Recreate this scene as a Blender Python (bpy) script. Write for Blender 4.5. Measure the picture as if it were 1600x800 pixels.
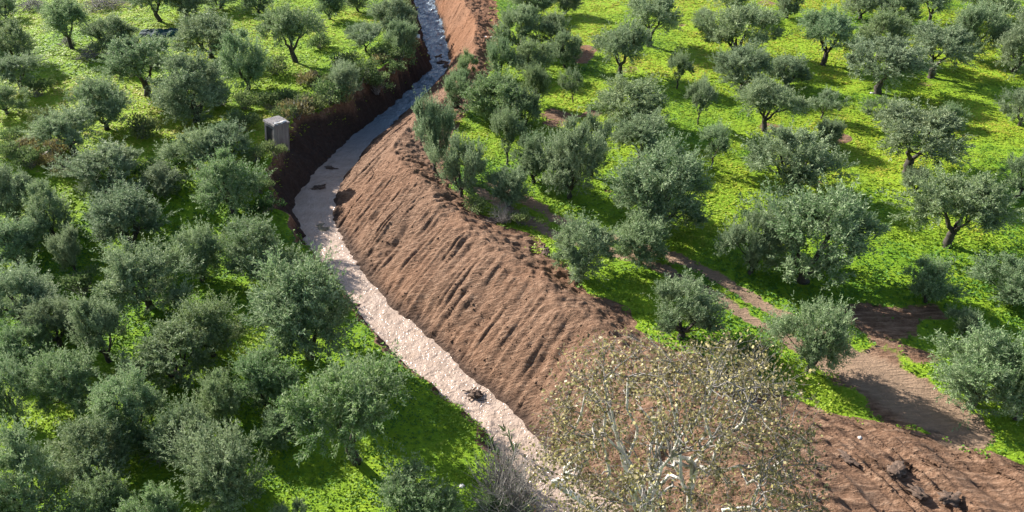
import bpy, math, random
import numpy as np
from mathutils import Vector

for o in list(bpy.data.objects):
    bpy.data.objects.remove(o, do_unlink=True)
scene = bpy.context.scene
COL = scene.collection

# ------------------------------------------------------------------ camera
CAM_H, PITCH, FPX = 30.0, math.radians(33.0), 1250.0      # drone 30 m up, f in pixels of a 1600 px wide frame
cam_d = bpy.data.cameras.new('camera')
cam = bpy.data.objects.new('camera', cam_d)
COL.objects.link(cam)
cam.location = (0, 0, CAM_H)
cam.rotation_euler = (math.pi / 2 - PITCH, 0, 0)
cam_d.sensor_width = 36.0
cam_d.lens = FPX / 1600.0 * 36.0
cam_d.clip_end = 6000
scene.camera = cam

# ------------------------------------------------------------------ sky, sun, exposure
SUN_EL = math.radians(29.5)
SUN_AZ = math.radians(-53)           # clockwise from +Y: the sun stands to the far left
S = Vector((math.sin(SUN_AZ) * math.cos(SUN_EL), math.cos(SUN_AZ) * math.cos(SUN_EL), math.sin(SUN_EL)))
world = bpy.data.worlds.new('World')
scene.world = world
world.use_nodes = True
wn = world.node_tree
bg = wn.nodes['Background']
sky = wn.nodes.new('ShaderNodeTexSky')
sky.sky_type = 'NISHITA'
sky.sun_disc = False
sky.sun_elevation = SUN_EL
sky.sun_rotation = SUN_AZ
wn.links.new(sky.outputs[0], bg.inputs[0])
bg.inputs[1].default_value = 0.085
sun_d = bpy.data.lights.new('sun', 'SUN')
sun_d.energy = 5.0
sun_d.angle = math.radians(0.5)
sun_d.color = (1.0, 0.96, 0.89)
sun = bpy.data.objects.new('sun', sun_d)
COL.objects.link(sun)
sun.rotation_euler = S.to_track_quat('Z', 'Y').to_euler()
sun.location = (-60, 60, 60)
scene.view_settings.view_transform = 'Standard'
scene.view_settings.look = 'None'
scene.view_settings.gamma = 1
scene.view_settings.exposure = 1.3
scene.view_settings.use_curve_mapping = False

# ------------------------------------------------------------------ noise (numpy)
def _hash(ix, iy, seed):
    h = (ix.astype(np.int64) * 374761393 + iy.astype(np.int64) * 668265263 + seed * 1442695041) & 0xffffffff
    h = ((h ^ (h >> 13)) * 1274126177) & 0xffffffff
    return ((h ^ (h >> 16)) & 0xffff) / 65535.0

def vnoise(x, y, seed=0):
    x = np.asarray(x, float); y = np.asarray(y, float)
    x, y = np.broadcast_arrays(x, y)
    ix, iy = np.floor(x), np.floor(y)
    fx, fy = x - ix, y - iy
    fx = fx * fx * (3 - 2 * fx); fy = fy * fy * (3 - 2 * fy)
    a = _hash(ix, iy, seed); b = _hash(ix + 1, iy, seed)
    c = _hash(ix, iy + 1, seed); d = _hash(ix + 1, iy + 1, seed)
    return (a * (1 - fx) + b * fx) * (1 - fy) + (c * (1 - fx) + d * fx) * fy * 1.0 - 0.5   # -0.5 .. 0.5

def fbm(x, y, seed=0, octv=4):
    t, a, f = 0, 1.0, 1.0
    for k in range(octv):
        t = t + a * vnoise(np.asarray(x) * f, np.asarray(y) * f, seed + k * 7)
        a *= 0.5; f *= 2.03
    return t

def sstep(a, b, x):
    t = np.clip((x - a) / (b - a), 0, 1)
    return t * t * (3 - 2 * t)

# ------------------------------------------------------------------ survey: the place was measured from the picture once
CT, ST = math.cos(PITCH), math.sin(PITCH)
def ray_y(py):
    v = (py - 400.0) / FPX
    return (ST + v * CT), (CT - v * ST)          # down per unit depth, forward per unit depth

def at(px, py, z=0.0):
    dn, fw = ray_y(py)
    depth = (CAM_H - z) / dn
    return (px - 800.0) / FPX * depth, fw * depth

ZW = -3.2                                          # water level
LEFT_LOW = -2.5                                    # the left field is lower near the camera
def left_z(y):
    return LEFT_LOW * (1 - sstep(47.0, 64.0, np.asarray(y, float)))

def line(pts, zf):
    P = []
    for px, py in pts:
        z = zf if not callable(zf) else 0.0
        for _ in range(6):
            x, y = at(px, py, z)
            if callable(zf): z = float(zf(y))
        P.append((y, x))
    P.sort()
    P = np.array(P)
    y = np.concatenate([[-60], P[:, 0], [P[-1, 0] + 60, 2500]])
    sl = (P[0, 1] - P[3, 1]) / (P[0, 0] - P[3, 0])
    x = np.concatenate([[P[0, 1] + sl * (-60 - P[0, 0])], P[:, 1], [P[-1, 1] - 14, P[-1, 1] - 60]])
    return lambda q: np.interp(q, y, x)

LWf = line([(648,0),(655,30),(663,60),(672,85),(676,105),(650,130),(618,160),(580,190),(545,220),(520,245),(490,275),(466,305),(460,330),(476,362),(486,395),(512,425),(540,455),(565,485),(590,518),(632,560),(676,600),(724,640),(765,680),(800,720),(830,760),(865,800)], ZW)
RWf = line([(683,0),(690,25),(697,45),(703,70),(707,95),(703,112),(684,132),(655,160),(617,190),(585,220),(566,248),(549,270),(527,300),(523,330),(525,360),(546,395),(575,437),(615,478),(665,520),(710,560),(752,600),(800,640),(835,680),(880,720),(930,760),(980,800)], ZW)
LTf = line([(638,0),(645,40),(648,70),(632,90),(600,115),(565,140),(530,165),(470,188),(440,215),(428,240),(422,270),(424,300),(440,330),(462,352),(478,380),(508,420),(538,458),(566,495),(583,520),(625,560),(668,600),(715,640),(755,680),(785,720),(810,760),(840,800)], left_z)
RCf = line([(728,0),(745,60),(738,105),(700,150),(650,185),(612,225),(615,245),(648,275),(695,320),(760,372),(830,425),(890,475),(950,525),(1010,575),(1080,640),(1150,720),(1230,800)], 0.8)
RBf = line([(775,0),(778,50),(770,110),(748,150),(722,190),(705,230),(700,262),(722,300),(760,335),(830,365),(862,395),(900,440),(985,480),(1010,520),(1110,560),(1190,592),(1300,640),(1480,680),(1600,722),(1850,770)], 0.0)

TRACK = np.array([at(*p) for p in [(770,292),(812,318),(862,350),(915,368),(975,382),(1035,402),(1090,428),(1145,458),(1200,490),(1270,528),(1350,572),(1430,618),(1500,660)]])
PATCH = [(910,86,30,15,1.0),(1305,217,32,10,.9),(880,182,55,14,.8),(1020,187,22,7,.8),(1448,131,24,7,.5),(1065,38,14,5,.7),(950,295,20,8,.6),(1200,198,26,7,.6),(1275,285,30,8,.5),(1140,92,24,6,.6),(985,112,20,8,.5),(1385,498,95,30,.75),(1375,575,88,52,1.0),(1410,640,75,40,1.0),(1195,7,20,5,.6),(60,232,62,28,.45),(680,288,24,10,.6)]
PATCHW = []
for px, py, rx, ry, s in PATCH:
    x0, y0 = at(px, py); x1, _ = at(px + rx, py); _, y1 = at(px, py - ry); PATCHW.append((x0, y0, x1 - x0, y1 - y0, s))

def knots(y):
    y = np.asarray(y, float)
    wob = lambda sc, am, sd: vnoise(y * sc, y * 0 + sd, sd) * am
    lw = LWf(y) + .12 + wob(0.9, .35, 3) + wob(2.7, .2, 4)
    rw = RWf(y) - .55 + wob(0.8, .4, 5) + wob(2.9, .25, 6)
    rw = np.maximum(rw, lw + 1.2)
    lt = np.minimum(LTf(y) + wob(0.7, .9, 7) + wob(2.3, .6, 8), lw - 0.35)
    rb = RBf(y) + wob(0.6, .9, 9) + wob(1.9, .5, 10)
    rc = np.maximum(np.minimum(RCf(y) + wob(0.4, .8, 11), rb - 0.6), rw + 0.8)
    return lt, lw, rw, rc, rb

def seg_dist(x, y, P):
    best = np.full(np.shape(x), 1e9); lat = np.zeros(np.shape(x))
    for k in range(len(P) - 1):
        a, b = P[k], P[k + 1]
        d = b - a; L = np.hypot(*d)
        t = np.clip(((x - a[0]) * d[0] + (y - a[1]) * d[1]) / L ** 2, 0, 1)
        dx, dy = x - a[0] - t * d[0], y - a[1] - t * d[1]
        dd = np.hypot(dx, dy)
        m = dd < best
        best = np.where(m, dd, best)
        lat = np.where(m, (dx * d[1] - dy * d[0]) / L, lat)
    return best, lat

def field_z(x, y, lt, lw):
    z = np.where(x < lw, left_z(y), 0.0)
    near = np.exp(-(np.hypot(x, y - 60) / 160.0) ** 2)
    return z + (0.5 * fbm(x * 0.06, y * 0.06, 21, 3) + 0.16 * fbm(x * 0.5, y * 0.5, 25, 3)) * near

def terrain(x, y, fine=True):
    """height, soil share, dampness with painted wall shade and red share of the land at x, y"""
    x = np.asarray(x, float); y = np.asarray(y, float)
    lt, lw, rw, rc, rb = knots(y)
    fz = field_z(x, y, lt, lw)
    ws = ZW - 0.45
    ltz = left_z(y)
    crest = 0.75 + 0.35 * vnoise(y * 0.25, x * 0 + 3, 31) + 0.25 * vnoise(y * 0.9, x * 0, 32)
    crest = crest * (1 - 0.5 * (1 - sstep(24, 33, y)))
    fz = fz + .6 * np.exp(-((x - lt + .3) / .8) ** 2) * (x < lw) * sstep(56, 62, y) * (.7 + .9 * vnoise(y * .8, x * 0, 33))  # added soil lip along the left rim, raised to shade the water
    a = np.clip((x - lt) / (lw - lt), 0, 1)
    zl = fz * (1 - a) + ws * a
    zl = zl + np.where((a > 0) & (a < 1), (0.55 * fbm(x * .9, y * .9, 41, 5) + .18 * vnoise(y * 1.6, x * 0, 42) + .3 * fbm(x * 2.5, y * 2.5, 43, 3)) * np.sin(np.pi * a) * np.minimum(1, (ltz - ZW) / 2), 0)
    b = np.clip((x - rw) / (rc - rw), 0, 1)
    prof = b ** 0.82
    zr = ws + (crest - ws) * prof
    c = np.clip((x - rc) / (rb - rc), 0, 1)
    w = c * c * (3 - 2 * c)
    zt = crest * (1 - w) + fz * w + 0.20 * np.sin(np.pi * c) * vnoise(x * .5, y * .5, 61)
    z = np.where(x < lt, fz, np.where(x < lw, zl, np.where(x < rw, ws + 0 * x, np.where(x < rc, zr, np.where(x < rb, zt, fz)))))
    slope = sstep(0.02, 0.15, b) * (1 - sstep(0.78, 1.0, b)) * (x < rc)
    top = ((x >= rw) & (x < rb)) * sstep(0.75, 1.0, b) * (1 - 0.7 * sstep(.85, 1, c))
    if fine:
        # bucket furrows run down the slope
        sl = (y - 1.15 * x) / 1.5 + 0.22 * vnoise(x * .4, y * .4, 70)
        ac = (x - rw) * 0.30
        am = np.clip(.55 + 1.5 * fbm(x * .33, y * .33, 76, 3), .1, 1.3)
        fu = am * ((np.abs(vnoise(sl * 1.7, ac * 1.1, 71)) * 2 - .5) * 0.10 + vnoise(sl * 3.6, ac * .7, 72) * 0.17) + vnoise(sl * 5.6, ac * .9, 75) * 0.24 + fbm(x * 2.4, y * 2.4, 73, 4) * 0.07
        big = fbm(sl * 0.45, ac * .9, 74, 3) * 0.40
        z = z + slope * (fu + big)
        # tread marks and rubble on the flat crest, running across
        tr = vnoise(x * 0.5 + .3 * y, y * 3.4 + .6 * x, 81) * 0.22 + fbm(x * 1.9, y * 1.9, 82, 5) * 0.24 * sstep(27, 36, y) + (np.abs(vnoise(x * .3, y * 1.6 + .3 * x, 83)) - .2) * -0.25
        z = z + top * tr
        # machine ruts in the mud at lower right
        mud = sstep(33.5, 29.5, y) * ((x > rc - 1) & (x < rb)) if np.ndim(x) else 0
        q = 0.80 * x + 0.60 * y
        rut = np.abs(vnoise(q * 1.5 + .4 * vnoise(x * .3, y * .3, 90), (0.6 * x - .8 * y) * .12, 91)) - .2
        q2 = np.hypot(x + 6, y - 15)
        rut2 = np.abs(vnoise(q2 * 1.9, np.arctan2(y - 15, x + 6) * 2.5, 93)) - .2
        z = z + mud * (rut * -0.14 * sstep(16, 11, x) + rut2 * -.85 * sstep(11, 16, x) + vnoise(q2 * 4.5, x * .2, 94) * .20 + 0.09 * fbm(x * 1.3, y * 1.3, 92, 5))
    # cart track over the right field
    td, lat = seg_dist(x, y, TRACK)
    tm = (1 - sstep(1.5, 2.0, td + 0.5 * fbm(x * .9, y * .9, 95, 3))) * (x > rc)
    rutm = np.exp(-((np.abs(lat) - 0.9) / 0.48) ** 2)
    z = z - tm * (0.08 + 0.10 * rutm) + tm * fine * 0.08 * fbm(x * 3, y * 3, 96, 3)
    soil = ((x > lt - .15) & (x < rb)).astype(float)
    gm = np.clip(tm * (0.25 + 0.9 * rutm + .5 * fbm(x * 1.2, y * 1.2, 97, 3)), 0, 1)
    jn = sstep(39, 33, y) * (tm > .02)
    gm = np.maximum(gm, tm * jn)
    for (x0, y0, rx, ry, s) in PATCHW:
        e = np.hypot((x - x0) / rx, (y - y0) / ry) + 0.9 * fbm(x * .5, y * .5, 99, 3)
        gm = np.maximum(gm, s * (1 - sstep(.55, 1.1, e)) * ((x < lt) | (x > rb)))
    soil = np.maximum(soil, gm)
    damp_shade = np.maximum(np.clip(1.2 - (z - ZW) / 0.55, 0, 1) * (x > lt) * (x < rc), 1.3 * sstep(.0, .5, x - lt) * (x < lw))  # wet soil by the water; cut bank wall darkened to paint its shade
    return z, soil, damp_shade, tm

def ground_z(x, y):
    z, *_ = terrain(np.array([x], float), np.array([y], float), fine=False)
    return float(z[0])

def drop(px, py):
    """walk a sight line down to the land"""
    z = 0.0
    for _ in range(7):
        x, y = at(px, py, z)
        z = 0.35 * z + 0.65 * ground_z(x, y)
    return x, y, z

# ------------------------------------------------------------------ mesh helpers
def tag(o, label=None, cat=None, group=None, kind=None):
    if label: o['label'] = label
    if cat: o['category'] = cat
    if group: o['group'] = group
    if kind: o['kind'] = kind
    return o

def make_mesh(name, V, F, mat=None, attrs=None, smooth=False):
    """V (n,3) array, F (m,k) index array, attrs: {name: per-vertex floats}"""
    V = np.asarray(V, np.float32); F = np.asarray(F, np.int32)
    me = bpy.data.meshes.new(name)
    me.vertices.add(len(V)); me.vertices.foreach_set('co', V.ravel())
    k = F.shape[1]
    me.loops.add(F.size); me.loops.foreach_set('vertex_index', F.ravel())
    me.polygons.add(len(F)); me.polygons.foreach_set('loop_start', np.arange(0, F.size, k, dtype=np.int32))
    if smooth: me.polygons.foreach_set('use_smooth', np.ones(len(F), bool))
    for an, av in (attrs or {}).items():
        a = me.attributes.new(an, 'FLOAT', 'POINT'); a.data.foreach_set('value', np.asarray(av, np.float32))
    me.update(calc_edges=True)
    if mat: me.materials.append(mat)
    return me

def link(name, me, parent=None, loc=(0, 0, 0)):
    o = bpy.data.objects.new(name, me); COL.objects.link(o)
    o.location = loc
    if parent: o.parent = parent
    return o

class Tubes:
    """collects tapered tubes into one mesh"""
    def __init__(self): self.V, self.F, self.n = [], [], 0
    def add(self, pts, rad, sides=7):
        pts = np.asarray(pts, float); rad = np.asarray(rad, float)
        tan = np.gradient(pts, axis=0)
        tan /= np.linalg.norm(tan, axis=1, keepdims=True) + 1e-9
        ref = np.array([0.31, 0.77, 0.55]); 
        u = np.cross(tan, ref); u /= np.linalg.norm(u, axis=1, keepdims=True) + 1e-9
        v = np.cross(tan, u)
        an = np.linspace(0, 2 * np.pi, sides, endpoint=False)
        ring = pts[:, None, :] + rad[:, None, None] * (np.cos(an)[None, :, None] * u[:, None, :] + np.sin(an)[None, :, None] * v[:, None, :])
        m = len(pts)
        idx = np.arange(m * sides).reshape(m, sides) + self.n
        a = idx[:-1]; b = np.roll(idx, -1, 1)[:-1]; c = np.roll(idx, -1, 1)[1:]; d = idx[1:]
        self.V.append(ring.reshape(-1, 3)); self.F.append(np.stack([a, b, c, d], -1).reshape(-1, 4)); self.n += m * sides
    def mesh(self, name, mat): return make_mesh(name, np.concatenate(self.V), np.concatenate(self.F), mat, smooth=True)

def leaves_mesh(name, P, D, L, W, side, mat, tone, bend=None):
    """diamond leaves: base P, direction D, length L, half width W"""
    L = L[:, None]; W = W[:, None]
    tip = P + D * L
    mid = P + D * L * 0.45
    V = np.stack([P, mid + side * W, tip, mid - side * W], 1).reshape(-1, 3)
    F = np.arange(len(V)).reshape(-1, 4)
    return make_mesh(name, V, F, mat, {'tone': np.repeat(tone, 4)})

def unit(v): return v / (np.linalg.norm(v, axis=-1, keepdims=True) + 1e-9)

# ------------------------------------------------------------------ materials
def new_mat(name):
    m = bpy.data.materials.new(name); m.use_nodes = True
    nt = m.node_tree; nt.nodes.clear()
    out = nt.nodes.new('ShaderNodeOutputMaterial')
    return m, nt, out
def N(nt, t, **kw):
    n = nt.nodes.new(t)
    for k, v in kw.items(): setattr(n, k, v)
    return n
def attr(nt, name, typ='GEOMETRY'):
    n = N(nt, 'ShaderNodeAttribute'); n.attribute_name = name; n.attribute_type = typ
    return n.outputs['Fac']
def ramp(nt, fac, stops):
    r = N(nt, 'ShaderNodeValToRGB')
    while len(r.color_ramp.elements) < len(stops): r.color_ramp.elements.new(0.5)
    for e, (p, c) in zip(r.color_ramp.elements, stops): e.position = p; e.color = (*c, 1)
    nt.links.new(fac, r.inputs[0]); return r.outputs[0]
def mixc(nt, fac, a, b, mode='MIX'):
    n = N(nt, 'ShaderNodeMix', data_type='RGBA', blend_type=mode)
    for s, v in ((0, fac), (6, a), (7, b)):
        if isinstance(v, (int, float)): n.inputs[s].default_value = v
        elif isinstance(v, tuple): n.inputs[s].default_value = (*v, 1)
        else: nt.links.new(v, n.inputs[s])
    return n.outputs[2]
def math_(nt, op, a, b=0.0, clamp=False):
    n = N(nt, 'ShaderNodeMath', operation=op, use_clamp=clamp)
    for s, v in ((0, a), (1, b)):
        if isinstance(v, (int, float)): n.inputs[s].default_value = v
        else: nt.links.new(v, n.inputs[s])
    return n.outputs[0]
def noise(nt, scale, detail=4, rough=.55, vec=None, dim='3D'):
    n = N(nt, 'ShaderNodeTexNoise'); n.inputs['Scale'].default_value = scale
    n.inputs['Detail'].default_value = detail; n.inputs['Roughness'].default_value = rough
    if vec is not None: nt.links.new(vec, n.inputs['Vector'])
    return n.outputs['Fac']
def objco(nt): return N(nt, 'ShaderNodeTexCoord').outputs['Object']

def terrain_material():
    m, nt, out = new_mat('land')
    L = nt.links.new
    co = objco(nt)
    bs = N(nt, 'ShaderNodeBsdfPrincipled'); bs.inputs['Roughness'].default_value = .9
    bs.inputs['Specular IOR Level'].default_value = .15
    n1 = noise(nt, .22, 5, .6, co); n2 = noise(nt, 2.2, 5, .65, co); n3 = noise(nt, 9, 4, .6, co)
    grass = ramp(nt, math_(nt, 'ADD', math_(nt, 'MULTIPLY', n1, .55), math_(nt, 'MULTIPLY', n2, .45)),
                 [(.30, (.07, .17, .012)), (.45, (.13, .26, .014)), (.58, (.22, .34, .02)), (.72, (.29, .36, .03))])
    grass = mixc(nt, math_(nt, 'MULTIPLY', attr(nt, 'yel'), .7), grass, (.27, .39, .025))
    soilv = math_(nt, 'ADD', math_(nt, 'MULTIPLY', n2, .5), math_(nt, 'MULTIPLY', n3, .5))
    soil = ramp(nt, soilv, [(.36, (.055, .029, .017)), (.46, (.165, .091, .055)), (.54, (.25, .146, .092)), (.66, (.43, .285, .192))])
    mp = N(nt, 'ShaderNodeMapping'); mp.inputs['Rotation'].default_value = (0, 0, math.radians(49)); mp.inputs['Scale'].default_value = (.8, 7.0, 4)
    L(co, mp.inputs[0])
    mp2 = N(nt, 'ShaderNodeMapping'); mp2.inputs['Rotation'].default_value = (0, 0, math.radians(-8)); mp2.inputs['Scale'].default_value = (.9, 5.5, 4)
    L(co, mp2.inputs[0])
    scr = noise(nt, 1.0, 5, .65, mp.outputs[0]); scr2 = noise(nt, 1.0, 5, .65, mp2.outputs[0])
    mf = N(nt, 'ShaderNodeMix'); mf.data_type = 'FLOAT'
    L(attr(nt, 'slope'), mf.inputs[0]); L(scr2, mf.inputs[2]); L(scr, mf.inputs[3])
    soil = mixc(nt, .55, soil, ramp(nt, mf.outputs[0], [(.36, (.042, .022, .013)), (.46, (.15, .083, .05)), (.54, (.24, .14, .088)), (.64, (.43, .285, .192))]))
    soil = mixc(nt, attr(nt, 'red'), soil, (.26, .115, .055), 'MIX')
    soil = mixc(nt, math_(nt, 'MULTIPLY', n1, .35), soil, (.21, .13, .083))
    soil = mixc(nt, math_(nt, 'MULTIPLY', attr(nt, 'damp_shade'), .64, True), soil, (.028, .022, .021))  # darkens wet soil and paints the shade of the cut bank
    soil = mixc(nt, math_(nt, 'MULTIPLY', attr(nt, 'pale'), .55), soil, (.36, .26, .18))
    f = math_(nt, 'ADD', attr(nt, 'soil'), math_(nt, 'MULTIPLY', math_(nt, 'SUBTRACT', n2, .5), .9))
    mr = N(nt, 'ShaderNodeMapRange', interpolation_type='SMOOTHSTEP')
    mr.inputs['From Min'].default_value = .38; mr.inputs['From Max'].default_value = .62
    L(f, mr.inputs[0])
    L(mixc(nt, mr.outputs[0], grass, soil), bs.inputs['Base Color'])
    bp = N(nt, 'ShaderNodeBump'); bp.inputs['Strength'].default_value = .95; bp.inputs['Distance'].default_value = .26
    L(math_(nt, 'ADD', math_(nt, 'MULTIPLY', noise(nt, 7, 5, .7, co), .6), mf.outputs[0]), bp.inputs['Height']); L(bp.outputs[0], bs.inputs['Normal'])
    L(bs.outputs[0], out.inputs[0])
    return m

def leaf_material(name, stops, trans=.3, rough=.55, tint=True, spec=.35, back=None):
    m, nt, out = new_mat(name)
    L = nt.links.new
    t = attr(nt, 'tone')
    col = ramp(nt, t, stops)
    if tint:
        oi = N(nt, 'ShaderNodeObjectInfo')
        hs = N(nt, 'ShaderNodeHueSaturation')
        L(math_(nt, 'ADD', .475, math_(nt, 'MULTIPLY', oi.outputs['Random'], .04)), hs.inputs['Hue'])
        L(math_(nt, 'ADD', .95, attr(nt, 'lush', 'OBJECT')), hs.inputs['Saturation'])
        rv = N(nt, 'ShaderNodeTexWhiteNoise', noise_dimensions='1D'); L(math_(nt, 'MULTIPLY', oi.outputs['Random'], 91.7), rv.inputs['W'])
        L(math_(nt, 'ADD', .80, math_(nt, 'MULTIPLY', rv.outputs['Value'], .40)), hs.inputs['Value'])
        L(col, hs.inputs['Color']); col = hs.outputs[0]
    if back:
        g = N(nt, 'ShaderNodeNewGeometry')
        col = mixc(nt, math_(nt, 'MULTIPLY', g.outputs['Backfacing'], .7), col, back)
    bs = N(nt, 'ShaderNodeBsdfPrincipled'); bs.inputs['Roughness'].default_value = rough
    bs.inputs['Specular IOR Level'].default_value = spec
    L(col, bs.inputs['Base Color'])
    tr = N(nt, 'ShaderNodeBsdfTranslucent'); L(col, tr.inputs[0])
    mx = N(nt, 'ShaderNodeMixShader'); mx.inputs[0].default_value = trans
    L(bs.outputs[0], mx.inputs[1]); L(tr.outputs[0], mx.inputs[2]); L(mx.outputs[0], out.inputs[0])
    return m

def bark_material(name, dark, light, scale=6.0):
    m, nt, out = new_mat(name)
    co = objco(nt)
    bs = N(nt, 'ShaderNodeBsdfPrincipled'); bs.inputs['Roughness'].default_value = .9
    nt.links.new(ramp(nt, noise(nt, scale, 5, .65, co), [(.36, dark), (.62, light)]), bs.inputs['Base Color'])
    bp = N(nt, 'ShaderNodeBump'); bp.inputs['Strength'].default_value = .6; bp.inputs['Distance'].default_value = .03
    nt.links.new(noise(nt, scale * 3, 4, .6, co), bp.inputs['Height']); nt.links.new(bp.outputs[0], bs.inputs['Normal'])
    nt.links.new(bs.outputs[0], out.inputs[0])
    return m

def water_material():
    m, nt, out = new_mat('muddy_water')
    co = objco(nt)
    bs = N(nt, 'ShaderNodeBsdfPrincipled')
    bs.inputs['Roughness'].default_value = .10; bs.inputs['IOR'].default_value = 1.33
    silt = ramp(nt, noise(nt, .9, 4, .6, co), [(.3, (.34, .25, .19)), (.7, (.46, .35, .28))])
    nt.links.new(mixc(nt, attr(nt, 'clear'), silt, (.17, .235, .29)), bs.inputs['Base Color'])  # bluish base paints the sky reflection on the far reach
    bp = N(nt, 'ShaderNodeBump'); bp.inputs['Strength'].default_value = .8; bp.inputs['Distance'].default_value = .16
    nt.links.new(noise(nt, 4.5, 3, .6, co), bp.inputs['Height']); nt.links.new(bp.outputs[0], bs.inputs['Normal'])
    nt.links.new(bs.outputs[0], out.inputs[0])
    return m

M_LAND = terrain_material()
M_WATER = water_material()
M_OLIVE = leaf_material('olive_leaves', [(0, (.07, .125, .05)), (.4, (.16, .24, .105)), (.75, (.28, .355, .18)), (1, (.41, .475, .29))], .34, .6, True, .2, (.29, .345, .205))
M_GRASS = leaf_material('grass_leaves', [(0, (.05, .13, .02)), (.3, (.10, .22, .022)), (.55, (.21, .31, .026)), (.82, (.32, .385, .03)), (1, (.42, .38, .06))], .25, .6, False, .2)
M_WEED = leaf_material('weed_leaves', [(0, (.06, .10, .035)), (.5, (.14, .21, .06)), (1, (.29, .35, .13))], .3, .7, True, .2)
M_DRY = leaf_material('dry_leaves', [(0, (.11, .085, .05)), (.35, (.21, .18, .075)), (.6, (.33, .29, .10)), (.84, (.40, .33, .17)), (1, (.56, .50, .34))], .2, .6, False, .3)
M_REED = leaf_material('reed_leaves', [(0, (.04, .09, .02)), (1, (.09, .16, .05))], .25, .6, False, .3)
M_BARK = bark_material('olive_bark', (.022, .018, .015), (.075, .06, .048))
M_PALE = bark_material('plane_bark', (.24, .21, .17), (.74, .71, .64), 2.2)
M_TWIG = bark_material('grey_twigs', (.13, .115, .10), (.34, .31, .28), 4)
M_STONE = bark_material('stone', (.16, .14, .12), (.42, .38, .33), 3)
M_PALESTONE = bark_material('pale_stone', (.55, .52, .47), (.75, .72, .68), 3)
M_CLOD = bark_material('dark_earth', (.04, .026, .018), (.15, .095, .065), 7)

# ------------------------------------------------------------------ land
def grid_faces(nr, nc):
    i = np.arange(nr * nc).reshape(nr, nc)
    return np.stack([i[:-1, :-1], i[:-1, 1:], i[1:, 1:], i[1:, :-1]], -1).reshape(-1, 4)

def land_attrs(x, y, soil, damp_shade, pale):
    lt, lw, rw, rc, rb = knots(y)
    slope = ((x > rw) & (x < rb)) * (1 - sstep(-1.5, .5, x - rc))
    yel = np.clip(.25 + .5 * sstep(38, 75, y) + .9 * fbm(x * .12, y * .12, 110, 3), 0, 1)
    red = np.clip(.75 * sstep(74, 90, y) + .5 * vnoise(x * .3, y * .3, 111), 0, .8) * (soil > .9) * (damp_shade < .8)
    return {'soil': soil, 'damp_shade': damp_shade, 'yel': yel, 'red': red, 'slope': slope, 'pale': pale}

def grow(a, b, h):      # ever coarser steps from a out to b
    r = [a]; s = h
    while abs(r[-1] - a) < abs(b - a): s *= 1.3; r.append(r[-1] + math.copysign(s, b - a))
    return r[1:]

def build_land():
    # the field: one sheet out to the horizon
    xs = np.array(sorted(grow(-80, -3000, .35)) + list(np.arange(-80, 80.01, .35)) + grow(80, 3000, .35))
    ys = np.array(sorted(grow(18, -300, .35)) + list(np.arange(18, 128, .35)) + grow(128, 5000, .35))
    X, Y = np.meshgrid(xs, ys)
    x, y = X.ravel(), Y.ravel()
    z, soil, damp_shade, tm = terrain(x, y, fine=True)
    lt, lw, rw, rc, rb = knots(y)
    inside = (x > lt - .9) & (x < rb + .9) & (y > 19) & (y < 126)
    deep = (x > lt - .3) & (x < rb + .3) & (y > 20) & (y < 125)
    z = np.where(inside, z - .03, z)
    z = np.where(deep, z - .6, z)
    V = np.stack([x, y, z], 1)
    F = grid_faces(len(ys), len(xs))
    drop_f = ((x > lt + .5) & (x < rb - .5) & (y > 20.5) & (y < 124.5))[F].all(1)
    F = F[~drop_f]
    trk = (tm[F].mean(1) > .5) & ~inside[F].all(1)
    at_ = land_attrs(x, y, soil, damp_shade, tm)
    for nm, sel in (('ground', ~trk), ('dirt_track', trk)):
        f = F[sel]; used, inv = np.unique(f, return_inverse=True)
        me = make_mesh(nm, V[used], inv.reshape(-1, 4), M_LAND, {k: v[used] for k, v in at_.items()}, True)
        tag(link(nm, me), kind='structure')
    # the dug corridor: left cut bank and right spoil bank, finely gridded
    ys = np.concatenate([np.arange(19.5, 60, .085), np.arange(60, 126, .14)])
    for nm, n in (('cut_bank', 60), ('spoil_bank', 270)):
        u = np.linspace(0, 1, n)
        lt, lw, rw, rc, rb = knots(ys)
        mid = .5 * (lw + rw)
        if nm == 'cut_bank': a, b = lt - .8, mid + .1
        else: a, b = mid - .1, np.maximum(rb + .8, rw + 3)
        b = np.minimum(b, mid + 34)
        # columns concentrate near the water where the picture is finest
        g = u if nm == 'cut_bank' else .55 * u + .45 * u ** 2
        X = a[:, None] + (b - a)[:, None] * g[None, :]
        Y = np.repeat(ys[:, None], n, 1)
        x, y = X.ravel(), Y.ravel()
        z, soil, damp_shade, tm = terrain(x, y, True)
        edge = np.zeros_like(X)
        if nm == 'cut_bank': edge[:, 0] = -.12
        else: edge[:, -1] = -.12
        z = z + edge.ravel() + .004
        me = make_mesh(nm, np.stack([x, y, z], 1), grid_faces(len(ys), n), M_LAND, land_attrs(x, y, soil, damp_shade, tm), True)
        tag(link(nm, me), kind='structure')
    # the water
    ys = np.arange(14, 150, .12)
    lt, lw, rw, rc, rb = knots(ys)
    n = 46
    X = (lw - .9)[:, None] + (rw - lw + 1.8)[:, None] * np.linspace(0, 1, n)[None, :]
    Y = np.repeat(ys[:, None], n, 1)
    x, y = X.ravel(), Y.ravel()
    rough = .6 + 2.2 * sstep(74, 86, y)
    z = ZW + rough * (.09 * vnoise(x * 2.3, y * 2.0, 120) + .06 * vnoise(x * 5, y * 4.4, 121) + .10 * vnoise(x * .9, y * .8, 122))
    tag(link('stream', make_mesh('stream', np.stack([x, y, z], 1), grid_faces(len(ys), n), M_WATER, {'clear': sstep(64, 78, y) * .9}, True)), kind='structure')  # mask of the painted sky reflection, rising upstream

build_land()

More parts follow.
